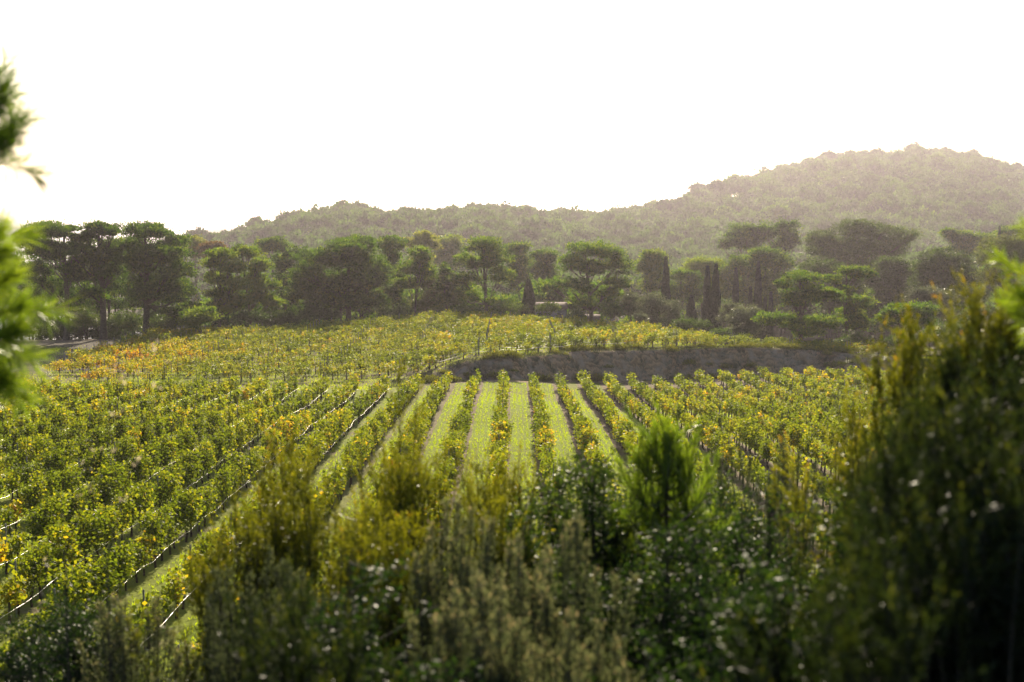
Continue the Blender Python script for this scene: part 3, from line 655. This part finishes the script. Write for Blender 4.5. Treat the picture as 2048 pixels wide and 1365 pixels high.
SM = stake_mesh(); stk.sort(key=lambda s: s[1])
ends = [s for s in stk if s[3] == 'end']; oth = [s for s in stk if s[3] != 'end']
for k, s in enumerate(oth[:230] + ends):
    o = link('vineyard_stake', SM, loc=s[:3]); o.rotation_euler = (r.normal(0, .04), r.normal(0, .03), 0)
    if s[3] == 'end': tag(o, 'grey stake at the far end of a row below the earth bank', 'stake', 'stakes at the row ends below the bank')
    else: tag(o, 'thin grey stake standing among the vines of the lower block', 'stake', 'stakes among the lower vines')
tb = Tubes()
for s in oth[230:]: tb.add([(s[0], s[1], s[2] - .2), (s[0], s[1], s[2] + 1.6)], .03, 4)
tag(link('distant_stakes', tb.mesh('distant_stakes', M_post)), 'thin grey stakes standing in the distant vine rows', kind='stuff')

# ------------------------------------------------------------------ grass in the vineyard
C = Cards(); n = 420000
y = 31 + 92 * r.random(n) ** .75; x = r.uniform(-.37, .36, n) * y
d = np.abs(((x - ROWX0) / ROWS + 40.5) % 1 - .5)                   # 0 on the row
lines = .1 + .9 * np.cos((.5 - d) * math.pi * 6.6) ** 2
ok = (d > .21) & (r.random(n) < lines * (.35 + .9 * vnoise(x, y, 2.5, 61))) & (y < YEND(x) + 3.4 - 2.5 * vnoise(x, y, .7, 3))
x = x[ok]; y = y[ok]; z = terrain(x, y); n = len(x)
C.add(np.stack([x, y, z - .01], 1), np.stack([r.normal(0, .35, n), r.normal(0, .35, n), np.ones(n)], 1), r.uniform(.07, .17, n), r.uniform(.02, .05, n), np.clip(.55 + r.normal(0, .12, n), 0, 1), r)
n = 150000                                                        # the headland and upper block
x = r.uniform(-60, 55, n); y = YEND(x) + 2 + r.random(n) ** 1.3 * 46; 
ok = inview(x, y, 30) & (r.random(n) < .15 + 1.1 * vnoise(x, y, 3, 62)) & ((y > YEND(x) + 6.8) | (x < -8)) & ~((x < -36) & (y > 130) & (r.random(n) < .8))
x = x[ok]; y = y[ok]; z = terrain(x, y); n = len(x)
C.add(np.stack([x, y, z - .01], 1), np.stack([r.normal(0, .35, n), r.normal(0, .35, n), np.ones(n)], 1), r.uniform(.08, .2, n), r.uniform(.03, .06, n), np.clip(.6 + r.normal(0, .25, n), 0, 1), r)
tag(link('field_grass', C.mesh('field_grass', M_grassb)), 'short bright green grass growing between the vine rows', kind='stuff')

C = Cards(); n = 60000; x = r.uniform(-10, 42, n); y = YEND(x) + r.uniform(3.6, 8.6, n); ok = r.random(n) < 1.6 * (vnoise(x, y, 1.6, 77) - .42) + .5 * ss(6.6, 7.6, y - YEND(x)); x = x[ok]; y = y[ok]; z = terrain(x, y); n = len(x)
C.add(np.stack([x, y, z - .02], 1), np.stack([r.normal(0, .5, n), r.normal(-.3, .4, n), np.ones(n)], 1), r.uniform(.08, .3, n), r.uniform(.025, .06, n), np.clip(.45 + r.normal(0, .25, n), 0, 1), r)
tag(link('bank_weeds', C.mesh('bank_weeds', M_heath)), 'dry weeds and grass patches growing over the earth bank', kind='stuff')
# ------------------------------------------------------------------ shrubs on the bank
def tuft(r, s, n=500):
    C = Cards(); d = rdir(n, r); d[:, 2] = np.abs(d[:, 2]); p = d * r.uniform(.2, 1, n)[:, None] * np.array([s, s * .8, s * .55])
    C.add(p, d + np.array([0, 0, .6]) + rdir(n, r) * .3, .18 * r.uniform(.6, 1.3, n), .05, np.clip(.42 + d[:, 2] * .2 + r.normal(0, .12, n), 0, 1), r); return C.mesh('shrub', M_broom)
TF = [tuft(r, .75) for _ in range(5)]
for k in range(80):
    x = r.uniform(-9, 38); t = r.random(); y = float(YEND(x)) + (r.uniform(6.6, 8.2) if k % 3 else r.uniform(4.2, 6.5)); s = r.uniform(.5, 1.5)
    o = link('bank_shrub', TF[k % 5], loc=(x, y, T(x, y) - .05)); o.scale = (s * 1.3, s, s); o.rotation_euler.z = r.uniform(0, 6)
    if k % 3: tag(o, 'small yellow green shrub growing on the top edge of the earth bank', 'shrub', 'shrubs along the bank top')
    else: tag(o, 'small dark shrub clinging to the face of the earth bank', 'shrub', 'shrubs on the bank face')

# ------------------------------------------------------------------ near shrubs (out of focus)
def fan(Tb, r, h, w, n, r0=.009, dome=.25):
    """stems that fan out of the ground into a lumpy dome; returns their upper paths"""
    nl = max(3, int(w * 7)); la = r.uniform(0, 6.28, nl); lq = np.sqrt(r.random(nl)) * w * .42; lh = r.uniform(.86, 1.0, nl); out = []
    for k in range(n):
        j = r.integers(nl); q = np.array([math.cos(la[j]) * lq[j], math.sin(la[j]) * lq[j]]) + r.normal(0, .075, 2)
        dd = min(np.hypot(*q) / (w * .5), 1.15); zt = h * (1 - .22 * dome * dd * dd) - h * (1 - lh[j]) - abs(r.normal(0, .09))
        t = np.linspace(0, 1, 9)[:, None]; A = np.array([q[0] * .15, q[1] * .15, -.2]); B_ = np.array([q[0] * .4, q[1] * .4, zt * .6]); E = np.array([q[0], q[1], zt])
        m = (1 - t) ** 2 * A + 2 * t * (1 - t) * B_ + t * t * E; m[1:-1] += r.normal(size=(7, 3)) * .012
        Tb.add(m, np.linspace(r0 * r.uniform(.6, 1.6), .0015, 9), 4); out.append(m)
    return out
def along(m, t):
    k = np.clip(t, 0, 1) * 8; i0 = np.minimum(k.astype(int), 7); f = (k - i0)[:, None]
    return m[i0] * (1 - f) + m[i0 + 1] * f, unit(m[i0 + 1] - m[i0])
def broom(r, h, w, gold=.85, shade_body=.2, dens=1.0, fade=.3):  # inner shade painted as dark tint; gold tips mix new growth and backlight
    Tb = Tubes(); C = Cards(); top = min(1.25 / h, .8)
    for m in fan(Tb, r, h, w, max(8, int(85 * w * dens))):
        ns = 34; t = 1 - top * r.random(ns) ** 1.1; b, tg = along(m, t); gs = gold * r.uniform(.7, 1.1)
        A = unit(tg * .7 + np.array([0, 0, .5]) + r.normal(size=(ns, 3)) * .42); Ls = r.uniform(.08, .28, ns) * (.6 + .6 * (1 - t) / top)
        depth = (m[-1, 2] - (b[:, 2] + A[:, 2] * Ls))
        C.add(b, A, Ls, .0035, np.clip(shade_body + (gs - shade_body) * np.exp(-np.maximum(depth, 0) / .16) * .8, 0, 1), r)
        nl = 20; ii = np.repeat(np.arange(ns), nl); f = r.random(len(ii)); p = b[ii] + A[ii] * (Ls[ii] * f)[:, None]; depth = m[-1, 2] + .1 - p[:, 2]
        tt = shade_body + (gs - shade_body) * np.exp(-np.maximum(depth, 0) / fade) + r.normal(0, .07, len(ii))
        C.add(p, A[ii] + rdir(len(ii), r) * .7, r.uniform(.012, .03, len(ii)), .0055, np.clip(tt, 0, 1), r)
    return C.mesh('foliage', M_broom), Tb.mesh('stems', M_twig)
def heather(r, h, w, pale=.6):
    Tb = Tubes(); C = Cards()
    for m in fan(Tb, r, h, w, max(10, int(80 * w)), .007):
        n = 420; t = 1 - r.random(n) ** 1.3 * min(1.0 / h, .8); b, tg = along(m, t); pl = np.clip((1.0 - t) * 6, .2, 1)[:, None]
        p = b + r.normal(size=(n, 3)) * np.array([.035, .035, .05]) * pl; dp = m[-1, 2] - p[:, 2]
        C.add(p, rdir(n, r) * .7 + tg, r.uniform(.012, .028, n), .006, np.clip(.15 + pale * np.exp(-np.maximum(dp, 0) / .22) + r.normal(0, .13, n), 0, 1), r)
    return C.mesh('foliage', M_heath), Tb.mesh('stems', M_twig)
def leafy(r, h, w, bright=.4):
    Tb = Tubes(); C = Cards()
    for m in fan(Tb, r, h, w, max(8, int(46 * w)), .012, 1.0):
        nb = 16; b, tg = along(m, 1 - r.random(nb) * min(1.3 / h, .8)); E = b + unit(r.normal(size=(nb, 3)) * np.array([1, 1, .6]) + np.array([0, 0, .35])) * r.uniform(.08, .26, nb)[:, None]
        for q in range(nb): Tb.add([b[q], E[q]], [.003, .0015], 3)
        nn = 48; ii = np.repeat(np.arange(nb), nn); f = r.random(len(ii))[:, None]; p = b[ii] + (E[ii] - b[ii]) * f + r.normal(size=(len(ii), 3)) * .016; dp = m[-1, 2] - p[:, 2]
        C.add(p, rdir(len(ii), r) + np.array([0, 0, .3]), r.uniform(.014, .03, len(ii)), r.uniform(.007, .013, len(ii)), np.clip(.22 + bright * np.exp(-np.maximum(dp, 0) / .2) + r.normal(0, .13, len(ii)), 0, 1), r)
    return C.mesh('foliage', M_leafy), Tb.mesh('stems', M_twig)
def needle_tips(C, r, a, b, n, L=.075, W=.0028, tint=.6, spread=.75):
    a = np.asarray(a, float); b = np.asarray(b, float); ax = unit(b - a); f = r.random(n) ** .8
    p = a + (b - a) * f[:, None]; A = ax * r.uniform(.5, 1.3, n)[:, None] + rdir(n, r) * spread
    C.add(p, A, L * r.uniform(.7, 1.15, n), W, np.clip(tint + r.normal(0, .18, n), 0, 1), r)
def young_pine(r, h, w):
    Tb = Tubes(); C = Cards(); Tb.add([(0, 0, -.2), (.02, 0, h * .5), (0, 0, h - .05)], [.03, .02, .005], 7)
    needle_tips(C, r, (0, 0, h - .28), (0, 0, h), 420, L=.06, W=.0022, tint=.75, spread=.6)
    for q in range(110):
        dz = r.random() ** .8 * 1.0 + .05; z = h - dz; rad = min(w / 2 * (.15 + dz * .85), w / 2) * r.uniform(.5, 1.05); a = r.uniform(0, 6.28)
        e = np.array([math.cos(a) * rad, math.sin(a) * rad, z]); b = np.array([0, 0, z - rad * .55]); m = curve_pts(b, e, 5, (0, 0, -.05)); Tb.add(m, np.linspace(.008, .003, 5), 4)
        needle_tips(C, r, m[2], e, 120, L=.055, W=.0022, tint=.4)
        for k in range(3):
            c = m[r.integers(2, 5)]; tip = c + np.array([r.normal(0, .05), r.normal(0, .05), r.uniform(.08, .19)]); Tb.add([c, tip], [.003, .002], 3); needle_tips(C, r, c, tip, 100, L=.055, W=.0022, tint=.62, spread=.45)
    return C.mesh('foliage', M_nneedle), Tb.mesh('stems', M_twig)
KIND = {'br': (lambda r, h, w: broom(r, h, w, dens=.62), 'broom_shrub', 'broom shrub'), 'bd': (lambda r, h, w: broom(r, h, w, .42, .04, 1.3, .12), 'broom_shrub', 'broom shrub'),  # bd: shaded copy of the broom, thicket shade coloured into its body
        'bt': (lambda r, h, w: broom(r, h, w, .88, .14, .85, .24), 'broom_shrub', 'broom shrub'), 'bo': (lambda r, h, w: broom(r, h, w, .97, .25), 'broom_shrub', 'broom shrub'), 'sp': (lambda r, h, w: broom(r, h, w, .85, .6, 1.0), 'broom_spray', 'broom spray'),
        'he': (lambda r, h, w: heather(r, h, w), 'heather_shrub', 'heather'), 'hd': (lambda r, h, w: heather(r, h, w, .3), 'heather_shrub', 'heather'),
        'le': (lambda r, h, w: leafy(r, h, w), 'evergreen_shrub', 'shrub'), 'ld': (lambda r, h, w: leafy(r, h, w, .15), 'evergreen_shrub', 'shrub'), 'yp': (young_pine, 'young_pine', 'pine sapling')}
cnt = 0
def shrub(kind, u, v, D, wpx, label, group=None):
    global cnt
    gen, nm, cat = KIND[kind]; r = np.random.default_rng(7000 + cnt); cnt += 1
    p = P(u, v, D); bz = T(p[0], D); a, b = gen(r, p[2] - bz + .16 + .02 * D, wpx * D / F * 1.12)
    e = link(nm, None, loc=(p[0], D, bz)); link('foliage', a, e); link('stems', b, e); tag(e, label, cat, group)
S = shrub
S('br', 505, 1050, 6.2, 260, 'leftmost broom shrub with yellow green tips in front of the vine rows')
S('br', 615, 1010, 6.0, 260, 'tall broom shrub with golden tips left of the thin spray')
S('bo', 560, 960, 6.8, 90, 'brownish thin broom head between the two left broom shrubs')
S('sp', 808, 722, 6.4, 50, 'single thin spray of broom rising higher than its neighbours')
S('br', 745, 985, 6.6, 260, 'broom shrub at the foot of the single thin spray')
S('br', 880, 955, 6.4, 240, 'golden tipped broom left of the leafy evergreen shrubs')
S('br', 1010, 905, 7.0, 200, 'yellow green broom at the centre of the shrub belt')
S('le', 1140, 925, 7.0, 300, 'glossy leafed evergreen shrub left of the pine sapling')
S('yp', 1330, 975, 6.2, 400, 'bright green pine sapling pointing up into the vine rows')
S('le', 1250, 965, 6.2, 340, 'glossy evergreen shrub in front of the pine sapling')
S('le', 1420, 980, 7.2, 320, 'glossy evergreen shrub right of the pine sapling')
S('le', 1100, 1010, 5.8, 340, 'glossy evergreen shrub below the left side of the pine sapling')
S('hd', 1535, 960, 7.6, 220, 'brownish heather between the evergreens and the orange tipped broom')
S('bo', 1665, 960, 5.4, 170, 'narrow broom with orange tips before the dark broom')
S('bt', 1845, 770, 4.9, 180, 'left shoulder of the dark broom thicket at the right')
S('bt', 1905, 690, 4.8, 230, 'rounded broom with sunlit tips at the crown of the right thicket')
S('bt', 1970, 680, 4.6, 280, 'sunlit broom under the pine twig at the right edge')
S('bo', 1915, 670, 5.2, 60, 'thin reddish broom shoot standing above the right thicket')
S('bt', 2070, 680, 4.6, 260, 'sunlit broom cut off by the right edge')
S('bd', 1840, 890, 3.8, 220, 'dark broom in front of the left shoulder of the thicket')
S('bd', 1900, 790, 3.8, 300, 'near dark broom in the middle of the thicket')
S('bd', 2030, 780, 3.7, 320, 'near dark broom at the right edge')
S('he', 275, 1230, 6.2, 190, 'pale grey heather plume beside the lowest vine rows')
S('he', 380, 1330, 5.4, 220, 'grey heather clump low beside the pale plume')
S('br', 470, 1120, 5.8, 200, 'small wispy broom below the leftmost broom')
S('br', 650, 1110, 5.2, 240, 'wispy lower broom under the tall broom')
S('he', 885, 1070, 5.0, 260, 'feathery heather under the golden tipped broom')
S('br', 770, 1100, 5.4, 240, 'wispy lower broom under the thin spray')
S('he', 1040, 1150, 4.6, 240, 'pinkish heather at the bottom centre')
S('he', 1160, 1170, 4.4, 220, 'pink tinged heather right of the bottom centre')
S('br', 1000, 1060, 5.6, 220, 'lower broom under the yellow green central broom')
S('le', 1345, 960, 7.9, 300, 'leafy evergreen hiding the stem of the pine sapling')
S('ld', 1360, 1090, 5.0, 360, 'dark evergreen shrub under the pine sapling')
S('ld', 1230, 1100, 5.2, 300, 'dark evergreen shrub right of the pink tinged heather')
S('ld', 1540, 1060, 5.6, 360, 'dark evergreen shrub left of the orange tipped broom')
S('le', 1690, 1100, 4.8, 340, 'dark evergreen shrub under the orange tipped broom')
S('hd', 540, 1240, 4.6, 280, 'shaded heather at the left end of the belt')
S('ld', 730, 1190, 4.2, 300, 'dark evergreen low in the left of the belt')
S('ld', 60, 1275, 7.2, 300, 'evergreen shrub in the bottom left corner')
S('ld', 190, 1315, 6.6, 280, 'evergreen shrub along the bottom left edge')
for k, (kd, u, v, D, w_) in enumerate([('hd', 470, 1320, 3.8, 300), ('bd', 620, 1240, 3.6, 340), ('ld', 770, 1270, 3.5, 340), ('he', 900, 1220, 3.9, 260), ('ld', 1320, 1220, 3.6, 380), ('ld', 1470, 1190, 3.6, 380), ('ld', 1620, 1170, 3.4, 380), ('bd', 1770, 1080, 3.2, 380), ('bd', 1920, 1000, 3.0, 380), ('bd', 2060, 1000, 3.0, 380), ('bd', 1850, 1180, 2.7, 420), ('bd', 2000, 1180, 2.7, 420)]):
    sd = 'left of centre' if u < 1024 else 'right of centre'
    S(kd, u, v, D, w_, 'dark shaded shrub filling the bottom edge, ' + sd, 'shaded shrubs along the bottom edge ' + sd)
for k, (u, v, D, w_) in enumerate([(970, 1260, 3.8, 260), (1110, 1280, 3.6, 280)]):
    S('he', u, v, D, w_, 'greyish heather with dry tips at the very bottom centre', 'heathers at the very bottom')
# undergrowth on the slope
C = Cards(); n = 60000; y = r.uniform(2.2, 29, n); x = r.uniform(-.55, .55, n) * (y + 2); z = terrain(x, y)
C.add(np.stack([x, y, z], 1), np.stack([r.normal(0, .3, n), r.normal(0, .3, n), np.ones(n)], 1), r.uniform(.2, .6, n), r.uniform(.008, .02, n), np.clip(.3 + r.normal(0, .2, n), 0, 1), r)
tag(link('undergrowth', C.mesh('undergrowth', M_heath)), 'rough dry undergrowth covering the slope below the shrubs', kind='stuff')

# pine boughs reaching in from trees just outside the frame
def bough_tree(label, root, D, shoots, side, NL=.085):
    """root = (x, y) of the trunk; shoots = (u0, v0, u1, v1, dD, needles, tint)"""
    r = np.random.default_rng(int(D * 100) + (7 if side > 0 else 3)); x0 = root; bz = T(x0, D)
    e = link('near_pine', None, loc=(x0, D, bz)); tag(e, label, 'pine tree')
    O = np.array([x0, D, bz]); tb = Tubes(); tb.add([(0, 0, -.3), (.03, 0, 1.6), (0, .02, 3.2), (-.02, 0, 4.4)], [.09, .07, .05, .02], 9)
    link('trunk', tb.mesh('trunk', M_bark), e)
    for u0, v0, u1, v1, dD, nn, ti in shoots:
        a = P(u0, v0, D + dD) - O; b = P(u1, v1, D + dD) - O
        tb = Tubes(); st = np.array([0, 0, a[2] - .12]); m = curve_pts(st, a, 5, (0, 0, .03)); tb.add(m, np.linspace(.016, .007, 5), 6); q = curve_pts(a, b, 5, (0, 0, -.006)); tb.add(q, np.linspace(.007, .003, 5), 5)
        br = link('branch', tb.mesh('branch', M_twig), e); C = Cards()
        needle_tips(C, r, a, b, int(nn * .45), L=NL, W=.0034, tint=ti, spread=.62)
        for s in range(3):
            c = q[r.integers(0, 4)]; tp = c + unit(b - a) * .08 + r.normal(size=3) * .045; needle_tips(C, r, c, tp, nn // 4, L=NL, W=.0034, tint=ti)
        link('needles', C.mesh('needles', M_nneedle), br)
bough_tree('pine with bright green needled boughs reaching in at the left edge', -1.75, 3.6, [
    (-90, 560, 0, 505, 0, 480, .8), (-90, 610, 22, 555, .1, 520, .8), (-80, 650, 36, 615, 0, 520, .7), (-90, 700, 28, 665, -.1, 480, .7), (-90, 755, 30, 715, .05, 420, .6), (-90, 800, 5, 760, 0, 320, .6), (-100, 500, -22, 470, .1, 360, .7),
    (-55, 375, 12, 280, .3, 420, .25), (-45, 330, 26, 245, .35, 340, .3), (-45, 280, 10, 195, .25, 300, .4), (-70, 230, -8, 155, .25, 200, .5)], -1)
bough_tree('pine with a bright needled twig entering at the right edge', 1.75, 3.9, [
    (2140, 660, 2052, 590, 0, 500, .8), (2140, 610, 2060, 555, .1, 420, .8), (2140, 720, 2066, 640, 0, 340, .7), (2140, 540, 2088, 470, .1, 300, .8)], 1, .062)
# dry stalks with pale husks
def stalk(label, pts_uv, D, seed):
    r = np.random.default_rng(seed); Q = [P(u, v, D) for u, v in pts_uv]; bx = Q[0][0]; bz = T(bx, D); O = np.array([bx, D, bz])
    e = link('dry_stalk', None, loc=O); tag(e, label, 'dry stalk'); tb = Tubes(); pts_ = [(0, 0, -.1)] + [q - O for q in Q]; tb.add(pts_, np.linspace(.003, .0012, len(pts_)), 4); link('stem', tb.mesh('stem', M_twig), e)
    C = Cards()
    for q in pts_[2:]:
        for g in range(3):
            C = Cards(); C.add(np.asarray(q)[None] + r.normal(size=(1, 3)) * .014, rdir(1, r) + [0, 0, .3], .022, .009, r.uniform(.4, 1, 1), r)
            link('husk', C.mesh('husk', M_dry), e)
stalk('thin dry stalk with pale husks, left one over the vines', [(130, 1100), (180, 980), (205, 900), (230, 820), (240, 760), (236, 730)], 4.4, 1)
stalk('thin dry stalk with pale husks, right one over the vines', [(215, 1120), (245, 1000), (265, 930), (290, 850), (320, 780), (335, 720), (326, 690)], 4.6, 2)
stalk('low dry stalk with pale husks near the bottom left corner', [(60, 1300), (85, 1200), (95, 1130), (130, 1040), (160, 990), (175, 940)], 5.0, 3)
